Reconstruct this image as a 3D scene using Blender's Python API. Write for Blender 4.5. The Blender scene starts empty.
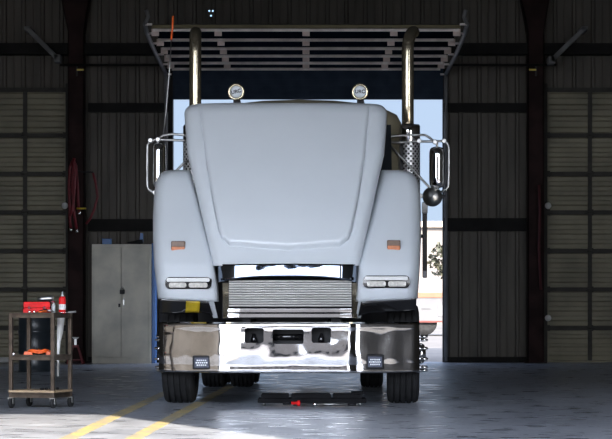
import bpy, bmesh, math, random
from mathutils import Vector, Matrix
random.seed(7)
PI = math.pi
scene = bpy.context.scene
COL = scene.collection
F = 2431.0            # focal length in pixels of the 612 px wide frame
CX, CY, H = 306.0, 306.0, 0.95

# ------------------------------------------------------------------ materials
def mat(name, color, rough=0.5, metal=0.0, noise=0.0, nscale=8.0, color2=None, bump=0.0, bscale=20.0,
        coat=0.0, emit=None, estr=0.0, stretch=(1, 1, 1), spec=0.5, rvar=0.0):
    m = bpy.data.materials.new(name); m.use_nodes = True
    nt = m.node_tree; b = nt.nodes['Principled BSDF']
    b.inputs['Base Color'].default_value = (*color, 1)
    b.inputs['Roughness'].default_value = rough
    b.inputs['Metallic'].default_value = metal
    b.inputs['Coat Weight'].default_value = coat
    b.inputs['Coat Roughness'].default_value = 0.08
    b.inputs['Specular IOR Level'].default_value = spec
    tc = nt.nodes.new('ShaderNodeTexCoord'); mp = nt.nodes.new('ShaderNodeMapping')
    mp.inputs['Scale'].default_value = stretch
    nt.links.new(tc.outputs['Object'], mp.inputs['Vector'])
    if noise > 0:
        n = nt.nodes.new('ShaderNodeTexNoise'); n.inputs['Scale'].default_value = nscale
        n.inputs['Detail'].default_value = 6
        nt.links.new(mp.outputs[0], n.inputs['Vector'])
        r = nt.nodes.new('ShaderNodeValToRGB')
        c2 = color2 or tuple(c * (1 - noise) for c in color)
        r.color_ramp.elements[0].color = (*c2, 1); r.color_ramp.elements[1].color = (*color, 1)
        r.color_ramp.elements[0].position = 0.35; r.color_ramp.elements[1].position = 0.62
        nt.links.new(n.outputs['Fac'], r.inputs['Fac'])
        nt.links.new(r.outputs['Color'], b.inputs['Base Color'])
        if rvar > 0:
            mr = nt.nodes.new('ShaderNodeMapRange')
            mr.inputs['To Min'].default_value = rough; mr.inputs['To Max'].default_value = rough + rvar
            nt.links.new(n.outputs['Fac'], mr.inputs['Value'])
            nt.links.new(mr.outputs[0], b.inputs['Roughness'])
    if bump > 0:
        n2 = nt.nodes.new('ShaderNodeTexNoise'); n2.inputs['Scale'].default_value = bscale
        n2.inputs['Detail'].default_value = 1.5
        nt.links.new(mp.outputs[0], n2.inputs['Vector'])
        bp = nt.nodes.new('ShaderNodeBump'); bp.inputs['Strength'].default_value = 1.0
        bp.inputs['Distance'].default_value = bump
        nt.links.new(n2.outputs['Fac'], bp.inputs['Height'])
        nt.links.new(bp.outputs[0], b.inputs['Normal'])
    if emit:
        b.inputs['Emission Color'].default_value = (*emit, 1); b.inputs['Emission Strength'].default_value = estr
    return m

M = {}
M['white_paint'] = mat('white_paint', (0.625, 0.665, 0.70), 0.30, noise=0.03, nscale=2, color2=(0.605, 0.645, 0.68), coat=0.35)
M['cab_paint'] = mat('cab_paint', (0.24, 0.21, 0.14), 0.4, noise=0.1, nscale=4)
M['chrome'] = mat('chrome', (0.86, 0.86, 0.86), 0.05, 1.0, noise=0.05, nscale=4)
M['bumper_chrome'] = mat('bumper_chrome', (0.54, 0.54, 0.55), 0.06, 1.0, bump=0.030, bscale=2.3, noise=0.12, nscale=7)
M['pipe_chrome'] = mat('pipe_chrome', (0.66, 0.58, 0.42), 0.22, .92, noise=0.3, nscale=5)
M['steel'] = mat('steel', (0.45, 0.45, 0.44), 0.35, 1.0, noise=0.3, nscale=12)
M['alu_slat'] = mat('alu_slat', (0.90, 0.88, 0.85), 0.34, .35, noise=0.1, nscale=6)
M['black_gloss'] = mat('black_gloss', (0.012, 0.012, 0.013), 0.10, noise=0.3, nscale=9, coat=0.6)
M['black_metal'] = mat('black_metal', (0.008, 0.008, 0.010), 0.5, spec=.25, noise=0.4, nscale=9)
M['rubber'] = mat('rubber', (0.020, 0.020, 0.021), 0.8, spec=.3, noise=0.5, nscale=14, bump=0.003, bscale=60)
M['dark_glass'] = mat('dark_glass', (0.02, 0.025, 0.03), 0.05, noise=0.2)
M['amber'] = mat('amber', (0.55, 0.17, 0.05), 0.3, noise=0.2, nscale=30)
M['amber_dark'] = mat('amber_dark', (0.12, 0.06, 0.03), 0.3, noise=0.2, nscale=30)
M['lens'] = mat('lens', (0.62, 0.60, 0.55), 0.18, noise=0.3, nscale=40, coat=0.6)
M['lens_cover'] = mat('lens_cover', (0.90, 0.96, 1.0), 0.35, noise=0.06, nscale=10)
M['led'] = mat('led', (0.95, 0.97, 1.0), 0.2, noise=0.15, nscale=50)
M['letter'] = mat('letter', (0.004, 0.006, 0.02), 0.5, noise=0.1)
M['orange'] = mat('orange', (0.85, 0.13, 0.02), 0.45, noise=0.15, nscale=20)
M['red'] = mat('red', (0.75, 0.012, 0.014), 0.55, spec=.25, noise=0.25, nscale=9)
M['dark_red'] = mat('dark_red', (0.18, 0.012, 0.02), 0.55, noise=0.3, nscale=9)
M['white'] = mat('white', (0.75, 0.75, 0.73), 0.5, noise=0.1)
M['wood'] = mat('wood', (0.50, 0.36, 0.22), 0.6, noise=0.35, nscale=6, stretch=(1, 8, 8))
M['cart_steel'] = mat('cart_steel', (0.10, 0.075, 0.055), 0.45, 0.6, noise=0.4, nscale=14)
M['drum'] = mat('drum', (0.035, 0.045, 0.055), 0.3, noise=0.3, nscale=5)
M['cabinet'] = mat('cabinet', (0.62, 0.58, 0.47), 0.42, noise=0.35, nscale=2.2, color2=(0.42, 0.40, 0.33))
M['blue'] = mat('blue', (0.05, 0.17, 0.45), 0.4, noise=0.2, nscale=5)
M['yellow'] = mat('yellow', (0.8, 0.6, 0.05), 0.4, noise=0.2, nscale=5)
M['wall_metal'] = mat('wall_metal', (0.096, 0.083, 0.066), 0.6, noise=0.35, nscale=1.6, stretch=(3, 1, .5))
M['door_metal'] = mat('door_metal', (0.27, 0.245, 0.165), 0.55, noise=0.35, nscale=1.5)
M['strut_dark'] = mat('strut_dark', (0.055, 0.052, 0.045), 0.6, spec=.2, noise=0.3, nscale=5)
M['primer'] = mat('primer', (0.032, 0.016, 0.015), 0.7, spec=.15, noise=0.5, nscale=3)
M['beam_dark'] = mat('beam_dark', (0.016, 0.015, 0.014), 0.7, spec=.15, noise=0.4, nscale=3)
M['brace_grey'] = mat('brace_grey', (0.19, 0.19, 0.19), 0.6, noise=0.4, nscale=3)
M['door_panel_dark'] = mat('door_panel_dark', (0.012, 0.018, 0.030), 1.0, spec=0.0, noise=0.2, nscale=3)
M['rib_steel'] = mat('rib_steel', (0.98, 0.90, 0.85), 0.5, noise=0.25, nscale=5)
M['lit_stile_steel'] = mat('lit_stile_steel', (0.80, 0.66, 0.60), 0.5, noise=0.2, nscale=5)
M['olive'] = mat('olive', (0.16, 0.13, 0.06), 0.6, noise=0.2, nscale=5)
M['led_base'] = mat('led_base', (0.10, 0.11, 0.15), 0.5, noise=0.2, nscale=50, spec=.2)
M['trailer_white'] = mat('trailer_white', (0.11, 0.11, 0.115), 0.7, noise=0.25, nscale=1.5)
M['trailer_red'] = mat('trailer_red', (0.11, 0.02, 0.015), 0.7, noise=0.25, nscale=1.5)
M['trailer_orange'] = mat('trailer_orange', (0.18, 0.085, 0.045), 0.7, noise=0.25, nscale=1.5)
M['dark_chrome'] = mat('dark_chrome', (0.38, 0.37, 0.36), 0.10, 1.0, noise=0.2, nscale=5, bump=.002, bscale=3)
M['hanging_panel'] = mat('hanging_panel', (0.035, 0.05, 0.075), 0.8, noise=0.2, nscale=5, spec=.1)  # bluish tint from the sky is put into this colour
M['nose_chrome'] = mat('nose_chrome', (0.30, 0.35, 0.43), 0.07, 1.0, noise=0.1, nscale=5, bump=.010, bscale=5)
M['hose_dark'] = mat('hose_dark', (0.07, 0.008, 0.01), 0.7, noise=0.2, nscale=5)
M['pinhole_glow'] = mat('pinhole_glow', (0.3, 0.5, 0.8), 0.4, noise=0.1, emit=(.45, .7, 1.0), estr=.8)
M['patch_yellow'] = mat('patch_yellow', (0.50, 0.36, 0.02), 0.4, noise=0.3, nscale=8)
M['ceiling'] = mat('ceiling', (0.05, 0.05, 0.05), 0.8, noise=0.3, nscale=1)
M['cream'] = mat('cream', (0.17, 0.15, 0.135), 0.8, noise=0.12, nscale=.4)
M['tan_wall'] = mat('tan_wall', (0.50, 0.42, 0.34), 0.8, noise=0.15, nscale=.3)
M['leaf'] = mat('leaf', (0.06, 0.06, 0.035), 0.7, noise=0.5, nscale=3)
M['bark'] = mat('bark', (0.12, 0.09, 0.06), 0.8, noise=0.4, nscale=6)
M['ground'] = mat('ground', (0.105, 0.094, 0.083), 0.9, noise=0.25, nscale=.5)
M['pad'] = mat('pad', (0.012, 0.012, 0.013), 0.9, spec=0.05, noise=0.3, nscale=9)
M['clear'] = mat('clear', (0.55, 0.6, 0.6), 0.1, noise=0.1)

def floor_mat():
    m = bpy.data.materials.new('painted_concrete'); m.use_nodes = True
    nt = m.node_tree; N = nt.nodes; L = nt.links; b = N['Principled BSDF']
    tc = N.new('ShaderNodeTexCoord')
    def noise(scale, detail, st=(1, 1, 1)):
        mp = N.new('ShaderNodeMapping'); mp.inputs['Scale'].default_value = st
        L.new(tc.outputs['Object'], mp.inputs['Vector'])
        n = N.new('ShaderNodeTexNoise'); n.inputs['Scale'].default_value = scale; n.inputs['Detail'].default_value = detail
        L.new(mp.outputs[0], n.inputs['Vector']); return n
    n1 = noise(0.7, 8, (1, 1, 1)); n2 = noise(3.0, 8, (1, 1.6, 1))
    r1 = N.new('ShaderNodeValToRGB')
    r1.color_ramp.elements[0].color = (0.155, 0.172, 0.21, 1); r1.color_ramp.elements[0].position = .33
    r1.color_ramp.elements[1].color = (0.37, 0.395, 0.44, 1); r1.color_ramp.elements[1].position = .62
    mx = N.new('ShaderNodeMix'); mx.data_type = 'FLOAT'; mx.inputs[0].default_value = 0.5
    L.new(n1.outputs['Fac'], mx.inputs[2]); L.new(n2.outputs['Fac'], mx.inputs[3])
    L.new(mx.outputs[0], r1.inputs['Fac'])
    L.new(r1.outputs['Color'], b.inputs['Base Color'])
    mr = N.new('ShaderNodeMapRange'); mr.inputs['From Min'].default_value = .35; mr.inputs['From Max'].default_value = .65
    mr.inputs['To Min'].default_value = .22; mr.inputs['To Max'].default_value = .5
    L.new(n2.outputs['Fac'], mr.inputs['Value']); L.new(mr.outputs[0], b.inputs['Roughness'])
    bp = N.new('ShaderNodeBump'); bp.inputs['Distance'].default_value = .0015
    n3 = noise(2.5, 2); L.new(n3.outputs['Fac'], bp.inputs['Height']); L.new(bp.outputs[0], b.inputs['Normal'])
    return m
M['floor'] = floor_mat()

def worn_yellow():
    m = bpy.data.materials.new('worn_yellow_paint'); m.use_nodes = True
    nt = m.node_tree; N = nt.nodes; L = nt.links; b = N['Principled BSDF']
    tc = N.new('ShaderNodeTexCoord')
    n = N.new('ShaderNodeTexNoise'); n.inputs['Scale'].default_value = 5; n.inputs['Detail'].default_value = 9
    L.new(tc.outputs['Object'], n.inputs['Vector'])
    r = N.new('ShaderNodeValToRGB')
    r.color_ramp.elements[0].color = (0.30, 0.29, 0.24, 1); r.color_ramp.elements[0].position = .38
    r.color_ramp.elements[1].color = (0.58, 0.44, 0.16, 1); r.color_ramp.elements[1].position = .60
    L.new(n.outputs['Fac'], r.inputs['Fac']); L.new(r.outputs['Color'], b.inputs['Base Color'])
    b.inputs['Roughness'].default_value = .45
    return m
M['line'] = worn_yellow()

def perforated():
    m = bpy.data.materials.new('perforated_shield'); m.use_nodes = True
    nt = m.node_tree; N = nt.nodes; L = nt.links; b = N['Principled BSDF']
    tc = N.new('ShaderNodeTexCoord')
    mp = N.new('ShaderNodeMapping'); mp.inputs['Scale'].default_value = (13, 13, 13)
    mp.inputs['Rotation'].default_value = (0, 0, PI / 4)
    L.new(tc.outputs['UV'], mp.inputs['Vector'])
    v = N.new('ShaderNodeTexVoronoi'); v.inputs['Randomness'].default_value = 0.0
    v.inputs['Scale'].default_value = 1
    L.new(mp.outputs[0], v.inputs['Vector'])
    r = N.new('ShaderNodeValToRGB'); r.color_ramp.interpolation = 'CONSTANT'
    r.color_ramp.elements[0].color = (.02, .02, .02, 1)
    r.color_ramp.elements[1].color = (.75, .75, .75, 1); r.color_ramp.elements[1].position = .33
    L.new(v.outputs['Distance'], r.inputs['Fac']); L.new(r.outputs['Color'], b.inputs['Base Color'])
    b.inputs['Metallic'].default_value = .5; b.inputs['Roughness'].default_value = .3
    return m
M['perforated'] = perforated()

# ------------------------------------------------------------------ mesh helpers
class MB:
    def __init__(s): s.v = []; s.f = []; s.sm = []
    def add(s, vs, fs, smooth=False):
        o = len(s.v); s.v += [tuple(p) for p in vs]
        s.f += [tuple(i + o for i in f) for f in fs]; s.sm += [smooth] * len(fs); return s
    def hexa(s, p):   # 8 points: bottom loop 0-3, top loop 4-7
        return s.add(p, [(3, 2, 1, 0), (4, 5, 6, 7), (0, 1, 5, 4), (1, 2, 6, 5), (2, 3, 7, 6), (3, 0, 4, 7)])
    def box(s, x0, x1, y0, y1, z0, z1):
        return s.hexa([(x0, y0, z0), (x1, y0, z0), (x1, y1, z0), (x0, y1, z0), (x0, y0, z1), (x1, y0, z1), (x1, y1, z1), (x0, y1, z1)])
    def rbox(s, x0, x1, y0, y1, z0, z1, r=.02, seg=3):    # box with rounded edges seen from the front (in xz), extruded in y, bevelled at the front
        pts = []
        for cx, cz, a0 in ((x1 - r, z1 - r, 0), (x0 + r, z1 - r, 90), (x0 + r, z0 + r, 180), (x1 - r, z0 + r, 270)):
            for k in range(seg + 1):
                a = math.radians(a0 + 90 * k / seg); pts.append((cx + r * math.cos(a), cz + r * math.sin(a)))
        n = len(pts); cxm, czm = (x0 + x1) / 2, (z0 + z1) / 2
        b = min(r * .4, (y1 - y0) * .3)
        def ring(y, k):
            return [(cxm + (p[0] - cxm) * k, y, czm + (p[1] - czm) * k) for p in pts]
        w = min(x1 - x0, z1 - z0); k = 1 - 2 * b / w if w > 0 else 1
        V = ring(y0, max(k, .5)) + ring(y0 + b, 1) + ring(y1 - b, 1) + ring(y1, max(k, .5))
        fs = [tuple(range(n)), tuple(reversed(range(3 * n, 4 * n)))]
        for j in range(3):
            for i in range(n):
                a, c = j * n + i, j * n + (i + 1) % n
                fs.append((c, a, a + n, c + n))
        return s.add(V, fs)
    def tube(s, pts, r, n=10, cap=True, radii=None):
        pts = [Vector(p) for p in pts]; V = []; up = None
        for i, p in enumerate(pts):
            d = (pts[min(i + 1, len(pts) - 1)] - pts[max(i - 1, 0)]).normalized()
            if up is None:
                up = Vector((0, 0, 1)) if abs(d.z) < .9 else Vector((1, 0, 0))
            a = d.cross(up).normalized(); b = a.cross(d).normalized(); up = b
            rr = radii[i] if radii else r
            for k in range(n):
                t = 2 * PI * k / n; V.append(p + a * rr * math.cos(t) + b * rr * math.sin(t))
        fs = []
        for i in range(len(pts) - 1):
            for k in range(n):
                q = i * n; fs.append((q + k, q + (k + 1) % n, q + n + (k + 1) % n, q + n + k))
        o = len(s.v); s.add(V, fs, True)
        if cap:
            m = (len(pts) - 1) * n
            s.f += [tuple(o + k for k in reversed(range(n))), tuple(o + m + k for k in range(n))]; s.sm += [False, False]
        return s
    def lathe(s, prof, c=(0, 0, 0), axis='z', n=32, smooth=True, caps=True):   # prof: (radius, height)
        V = []
        for r, h in prof:
            for k in range(n):
                t = 2 * PI * k / n; a, b = r * math.cos(t), r * math.sin(t)
                if axis == 'z': p = (a, b, h)
                elif axis == 'x': p = (h, a, b)
                else: p = (a, h, b)
                V.append((c[0] + p[0], c[1] + p[1], c[2] + p[2]))
        fs = []
        for i in range(len(prof) - 1):
            for k in range(n):
                q = i * n; f = (q + k, q + (k + 1) % n, q + n + (k + 1) % n, q + n + k)
                fs.append(f)
        o = len(s.v); s.add(V, fs, smooth)
        if caps:
            m = (len(prof) - 1) * n
            s.f += [tuple(o + k for k in reversed(range(n))), tuple(o + m + k for k in range(n))]; s.sm += [False, False]
        return s
    def sheet(s, rows, smooth=True):    # rows of points
        n = len(rows[0]); V = [p for r in rows for p in r]; fs = []
        for i in range(len(rows) - 1):
            for k in range(n - 1):
                q = i * n + k; fs.append((q, q + 1, q + n + 1, q + n))
        return s.add(V, fs, smooth)
    def build(s, name, m, parent=None, loc=None, rz=0, bevel=0, solid=0, uv=False, soff=-1, sub=0):
        me = bpy.data.meshes.new(name); me.from_pydata(s.v, [], s.f); me.update()
        bm = bmesh.new(); bm.from_mesh(me); bmesh.ops.recalc_face_normals(bm, faces=bm.faces); bm.to_mesh(me); bm.free()
        me.polygons.foreach_set('use_smooth', s.sm)
        me.materials.append(m if not isinstance(m, str) else M[m])
        o = bpy.data.objects.new(name, me); COL.objects.link(o)
        if parent is not None: o.parent = parent
        if loc is not None: o.location = loc
        o.rotation_euler.z = rz
        if solid:
            md = o.modifiers.new('thick', 'SOLIDIFY'); md.thickness = solid; md.offset = soff
        if bevel:
            md = o.modifiers.new('bevel', 'BEVEL'); md.width = bevel; md.segments = 2; md.limit_method = 'ANGLE'; md.angle_limit = math.radians(40)
        return o

def tag(o, label=None, cat=None, group=None, kind=None):
    if label: o['label'] = label
    if cat: o['category'] = cat
    if group: o['group'] = group
    if kind: o['kind'] = kind
    return o
def empty(name, loc, rz=0, **k):
    o = bpy.data.objects.new(name, None); COL.objects.link(o); o.location = loc; o.rotation_euler.z = rz
    o.empty_display_size = .1
    return tag(o, **k)
def W(px, py, D): return Vector(((px - CX) * D / F, D, H + (CY - py) * D / F))
def WX(px, D): return (px - CX) * D / F
def WZ(py, D): return H + (CY - py) * D / F
def lerp(a, b, t): return a + (b - a) * t
def interp(tab, x):
    if x <= tab[0][0]: return tab[0][1]
    for (a, va), (b, vb) in zip(tab, tab[1:]):
        if x <= b: return va + (vb - va) * (x - a) / (b - a)
    return tab[-1][1]
def sstep(t): t = max(0, min(1, t)); return t * t * (3 - 2 * t)

# ------------------------------------------------------------------ building shell
DW = 41.0                       # back wall
Y0 = 11.0                       # front wall
XL, XR, ZC = -10.5, 10.5, 8.2
ZOP, JX = 6.08, 2.75             # front opening head and right jamb
floor = MB().box(XL - .3, XR + .3, Y0 - .3, DW + .4, -.2, 0).build('floor', 'floor'); tag(floor, kind='structure')
tag(MB().box(XL, XR, Y0, DW, ZC, ZC + .2).build('ceiling', 'ceiling'), kind='structure')
tag(MB().box(XL - .2, XL, Y0, DW, 0, ZC).build('wall_left', 'wall_metal'), kind='structure')
tag(MB().box(XR, XR + .2, Y0, DW, 0, ZC).build('wall_right', 'wall_metal'), kind='structure')
fw = MB()
fw.box(XL, XR, Y0 - .2, Y0, ZOP, ZC); fw.box(JX, 7.6, Y0 - .2, Y0, 0, ZOP); fw.box(XL, XL + .6, Y0 - .2, Y0, 0, ZOP)
tag(fw.build('wall_front', 'wall_metal'), kind='structure')

OPL, OPR = WX(173, DW), WX(443, DW)          # rear opening
ZT = 4.95
DLR, DRL = WX(68, DW), WX(545, DW)           # inner edges of side doors
DLL, DRR = DLR - 3.7, DRL + 3.7
DZT = WZ(90, DW)
def corr(mb, x0, x1, z0, z1, y=DW, pitch=.32, depth=.035):
    n0 = math.floor(x0 / pitch); xs = []
    pts = [(x0, 0)]
    k = n0
    while k * pitch < x1:
        b = k * pitch
        for dx, dd in ((0, 0), (.02, -1), (.06, -1), (.08, 0), (.17, 0), (.18, -.25), (.20, -.25), (.21, 0)):
            x = b + dx
            if x0 < x < x1: pts.append((x, dd * depth))
        k += 1
    pts.append((x1, 0))
    mb.sheet([[(x, y + d, z0) for x, d in pts], [(x, y + d, z1) for x, d in pts]], False)
    mb.box(x0, x1, y + .05, y + .2, z0, z1)
wb = MB()
corr(wb, XL, DLL, 0, DZT); corr(wb, XL, OPL, DZT, ZC); corr(wb, DLR, OPL, 0, DZT)
corr(wb, OPL, OPR, ZT, ZC)
corr(wb, OPR, XR, DZT, ZC); corr(wb, OPR, DRL, 0, DZT); corr(wb, DRR, XR, 0, DZT)
tag(wb.build('wall_back', 'wall_metal'), kind='structure')

tn = [0]
def trim(mb, m, bevel=0):
    tn[0] += 1
    return tag(mb.build('trim_%d' % tn[0], m, bevel=bevel), kind='structure')
def girt(px0, px1, py0, py1, D=DW - .12, th=.14, m='beam_dark'):
    mb = MB(); z1, z0 = WZ(py0, D), WZ(py1, D); x0, x1 = WX(px0, D), WX(px1, D)
    mb.box(x0, x1, D, D + .012, z0, z1); mb.box(x0, x1, D + .012, D + th, z1 - .012, z1); mb.box(x0, x1, D + .012, D + th, z0, z0 + .012)
    return trim(mb, m)
girt(-80, 692, 43, 54, D=DW - .35, th=.28)
girt(88, 172, 103, 112); girt(444, 527, 103, 112)
girt(88, 172, 219, 231); girt(444, 527, 218, 231)
girt(88, 172, 357, 363); girt(444, 530, 357, 363)
# jamb flashings and header of the rear opening
trim(MB().box(OPL - .14, OPL, DW - .1, DW + .2, 0, ZT), 'beam_dark'); trim(MB().box(OPR, OPR + .06, DW - .1, DW + .2, 0, ZT), 'beam_dark')
# columns with tapered haunch
for px0, px1, sgn in ((68, 84, 1), (528, 544, -1)):
    D = DW - .4; x0, x1 = WX(px0, D), WX(px1, D); zt = ZC
    mb = MB(); t = .015
    zh = WZ(32, D)
    # I-section: web plus two flanges, widening into the haunch at the top
    def prof(z):
        k = max(0, (z - zh) / (zt - zh)); return x0 - .55 * k, x1 + .45 * k
    zs = [0, zh, zt]
    for a, b in zip(zs, zs[1:]):
        (l0, r0), (l1, r1) = prof(a), prof(b)
        mb.hexa([(l0, D, a), (r0, D, a), (r0, D + .012, a), (l0, D + .012, a), (l1, D, b), (r1, D, b), (r1, D + .012, b), (l1, D + .012, b)])
        mb.hexa([(l0, D, a), (l0 + t, D, a), (l0 + t, D + .3, a), (l0, D + .3, a), (l1, D, b), (l1 + t, D, b), (l1 + t, D + .3, b), (l1, D + .3, b)])
        mb.hexa([(r0 - t, D, a), (r0, D, a), (r0, D + .3, a), (r0 - t, D + .3, a), (r1 - t, D, b), (r1, D, b), (r1, D + .3, b), (r1 - t, D + .3, b)])
    mb.box(x0 - .05, x1 + .05, D - .05, D + .35, 0, .02)
    trim(mb, 'primer')
# knee braces
for a, b in (((27, 28), (57, 58)), ((585, 28), (552, 60))):
    D = DW - .75; A, B = W(*a, D), W(*b, D)
    d = (B - A).normalized(); nrm = d.cross(Vector((0, 1, 0))).normalized() * .04
    mb = MB()
    for (off, dy0, dy1) in ((0, 0, .01),):
        p = [A - nrm, A + nrm, B + nrm, B - nrm]
        mb.hexa([(q.x, D, q.z) for q in p] + [(q.x, D + .012, q.z) for q in p])
        p = [A + nrm * .8, A + nrm, B + nrm, B + nrm * .8]
        mb.hexa([(q.x, D, q.z) for q in p] + [(q.x, D + .1, q.z) for q in p])
    mb.box(B.x - .05, B.x + .05, D, D + .4, B.z - .06, B.z + .06)
    mb.box(A.x - .05, A.x + .05, D, D + .75, A.z - .03, A.z + .03)
    trim(mb, 'brace_grey')
# conduit
trim(MB().tube([W(60, 65, DW - .45), W(172, 65, DW - .45)], .02, 8), 'beam_dark')
trim(MB().tube([W(444, 65, DW - .45), W(556, 65, DW - .45)], .02, 8), 'beam_dark')

# ------------------------------------------------------------------ sectional doors either side
def side_door(n, x0, x1, inner):
    root = empty('door_%d' % n, (0, 0, 0)); tag(root, kind='structure')
    D = DW + .02
    seams = [WZ(y, DW) for y in (367, 328, 289.5, 251, 212.5, 174, 135.5, 97)]
    seams[0] = 0.0; seams[-1] = DZT
    for a, b in zip(seams, seams[1:]):
        mb = MB(); rows = []
        k = 4; hh = (b - a)
        pr = [(0, 0)]
        for i in range(k):
            z = hh * (i + .5) / k
            pr += [(z - .05, 0), (z - .035, .03), (z + .03, .03), (z + .055, 0)]
        pr.append((hh, 0))
        mb.sheet([[(x0, D + d, a + z), (x1, D + d, a + z)] for z, d in pr], False)
        mb.box(x0, x1, D + .045, D + .06, a, b)
        mb.build('door_section', 'door_metal', root)
    for z in seams[1:]:
        mb = MB(); mb.box(x0, x1, D - .07, D, z - .035, z + .035); mb.box(x0, x1, D - .075, D - .07, z + .02, z + .035)
        mb.build('strut', 'strut_dark', root)
    for x in ([WX(25, DW), x1 - .03, x0 + .06] if inner > 0 else [WX(590, DW), x0 + .03, x1 - .06]):
        MB().box(x - .035, x + .035, D - .012, D, .03, DZT - .02).build('stile', 'strut_dark' if abs(x) < 5 and abs(x) > 4.2 else 'door_metal', root)
        for z in seams[1:-1]:
            mb = MB(); mb.box(x - .05, x + .05, D - .09, D - .075, z - .05, z + .05); mb.tube([(x - .06, D - .095, z), (x + .06, D - .095, z)], .012, 8)
            mb.build('hinge', 'strut_dark', root)
    xe = x1 if inner > 0 else x0
    tr = MB(); tr.box(xe - .03, xe + .03, D - .13, D - .09, 0, DZT + .1); tr.build('track', 'strut_dark', root)
    for py in (206, 318) if inner < 0 else (206,):
        h = MB(); z = WZ(py, DW)
        h.lathe([(.005, 0), (.05, .005), (.055, .02), (.045, .04), (.005, .045)], (xe - inner * .04, D - .17, z), 'y', 16)
        h.build('latch_plate', 'white', root)
    return root
side_door(1, DLL, DLR, 1); side_door(2, DRL, DRR, -1)

# ------------------------------------------------------------------ raised sectional door over the rear opening
d3 = empty('door_3', (0, 0, 0)); tag(d3, kind='structure')
DN = 35.9                                  # near end of the raised part
hw = 2.26
def zdoor(D): return 5.06 - .10 * (max(0.0, D - DN) / (DW - DN)) ** 1.5
ribD = [F * 4.05 / (CY - y) for y in (30.5, 41.5, 50, 57.5, 64.5, 71)]
ribD = [min(d, 40.8) for d in ribD]
# positions of ribs chosen evenly along the raised sections
def D_for_y(y):
    lo, hi = 30.0, 44.0
    for _ in range(40):
        m_ = (lo + hi) / 2
        if CY - (zdoor(min(m_, DW)) - .05 - H) * F / m_ < y: lo = m_
        else: hi = m_
    return (lo + hi) / 2
ribD = [min(D_for_y(y), 40.9) for y in (31.5, 41.5, 50, 57.5, 64.5, 71)]
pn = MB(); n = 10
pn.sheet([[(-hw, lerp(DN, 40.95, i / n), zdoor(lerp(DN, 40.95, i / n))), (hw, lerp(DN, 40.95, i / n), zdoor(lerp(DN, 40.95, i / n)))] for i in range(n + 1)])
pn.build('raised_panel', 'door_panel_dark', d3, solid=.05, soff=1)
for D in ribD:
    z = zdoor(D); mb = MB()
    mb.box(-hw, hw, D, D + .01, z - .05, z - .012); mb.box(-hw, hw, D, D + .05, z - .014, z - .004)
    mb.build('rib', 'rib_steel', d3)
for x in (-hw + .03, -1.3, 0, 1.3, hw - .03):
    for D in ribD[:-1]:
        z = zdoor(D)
        MB().box(x - .055, x + .055, D + .012, D + .022, z - .115, z - .01).build('lit_stile_tab', 'lit_stile_steel', d3)  # front-facing tabs added to imitate the lit undersides of the stiles
# olive edge seal of the near end
MB().box(-hw - .02, hw + .02, DN - .03, DN, 5.045, 5.10).build('edge_seal', 'olive', d3)
# lower sections that still hang upright behind the header
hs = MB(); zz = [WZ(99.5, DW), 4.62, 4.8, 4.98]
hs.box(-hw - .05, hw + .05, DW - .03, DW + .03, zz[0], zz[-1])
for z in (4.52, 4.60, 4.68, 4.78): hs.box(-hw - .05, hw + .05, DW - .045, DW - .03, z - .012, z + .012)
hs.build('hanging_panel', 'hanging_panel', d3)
for sx in (-1, 1):
    pts = []
    tab = [(145, 24), (147, 33), (151, 43), (156, 54), (161, 64), (166, 74)]
    for px, py in tab:
        D = interp([(24, DN - .2), (74, 40.9)], py)
        D = interp([(24, 35.7), (33, 36.4), (43, 37.4), (54, 38.7), (64, 39.9), (74, 40.9)], py)
        x = abs(WX(px, D)); pts.append((sx * x, D, WZ(py, D)))
    t = MB(); t.tube(pts, .035, 8); t.tube([pts[0], (pts[0][0] + sx * -.05, DN - .25, pts[0][2] + .1), (pts[0][0] - sx * .02, DN - .25, pts[0][2] + .2)], .03, 8)
    t.tube([pts[-1], (pts[-1][0], DW - .1, pts[-1][2] - .2), (pts[-1][0], DW - .1, .02)], .035, 8)
    t.build('track', 'brace_grey', d3)
    for k in range(6):
        p = pts[k]; a = MB(); a.box(min(p[0], sx * hw), max(p[0], sx * hw), p[1] - .02, p[1] + .02, p[2] - .02, p[2] + .01)
        a.build('roller', 'rib_steel', d3)
# hanger straps of the raised door (up to the ceiling)
for x in (-2.1, 2.1):
    MB().box(x - .02, x + .02, 37.0, 37.03, 5.1, ZC).build('hanger_strap', 'strut_dark', d3)

# ------------------------------------------------------------------ painted floor lines
for (xa, ya, k, name) in ((-1.62, 22, .0178, 'trim_line'), (-1.125, 21, .030, 'trim_line')):
    mb = MB(); w = .058
    y0_, y1_ = 11.5, 40.5; p = [(xa + k * (y0_ - ya), y0_), (xa + k * (y1_ - ya), y1_)]
    mb.box(0, 1, 0, 1, 0, 1); mb = MB()
    mb.hexa([(p[0][0] - w, y0_, .0005), (p[0][0] + w, y0_, .0005), (p[1][0] + w, y1_, .0005), (p[1][0] - w, y1_, .0005),
             (p[0][0] - w, y0_, .003), (p[0][0] + w, y0_, .003), (p[1][0] + w, y1_, .003), (p[1][0] - w, y1_, .003)])
    trim(mb, 'line')

# ================================================================== THE TRUCK
YAW = .03
O = Vector((WX(290, 23.1), 23.1, 0))
fwd = Vector((math.sin(YAW), math.cos(YAW), 0)); rgt = Vector((math.cos(YAW), -math.sin(YAW), 0))
truck = empty('semi_truck', O, -YAW,
              label='white semi truck tractor with its hood tipped forward, chrome bumper and twin exhaust stacks', cat='truck')
def T(px, py, ly):
    ray = Vector(((px - CX) / F, 1, (CY - py) / F))
    t = (ly + O.dot(fwd)) / ray.dot(fwd); P = ray * t
    d = P - O; return Vector((d.dot(rgt), ly, P.z + H))
def TX(px, ly): return T(px, 300, ly).x
def TZ(py, ly): return T(290, py, ly).z

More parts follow.
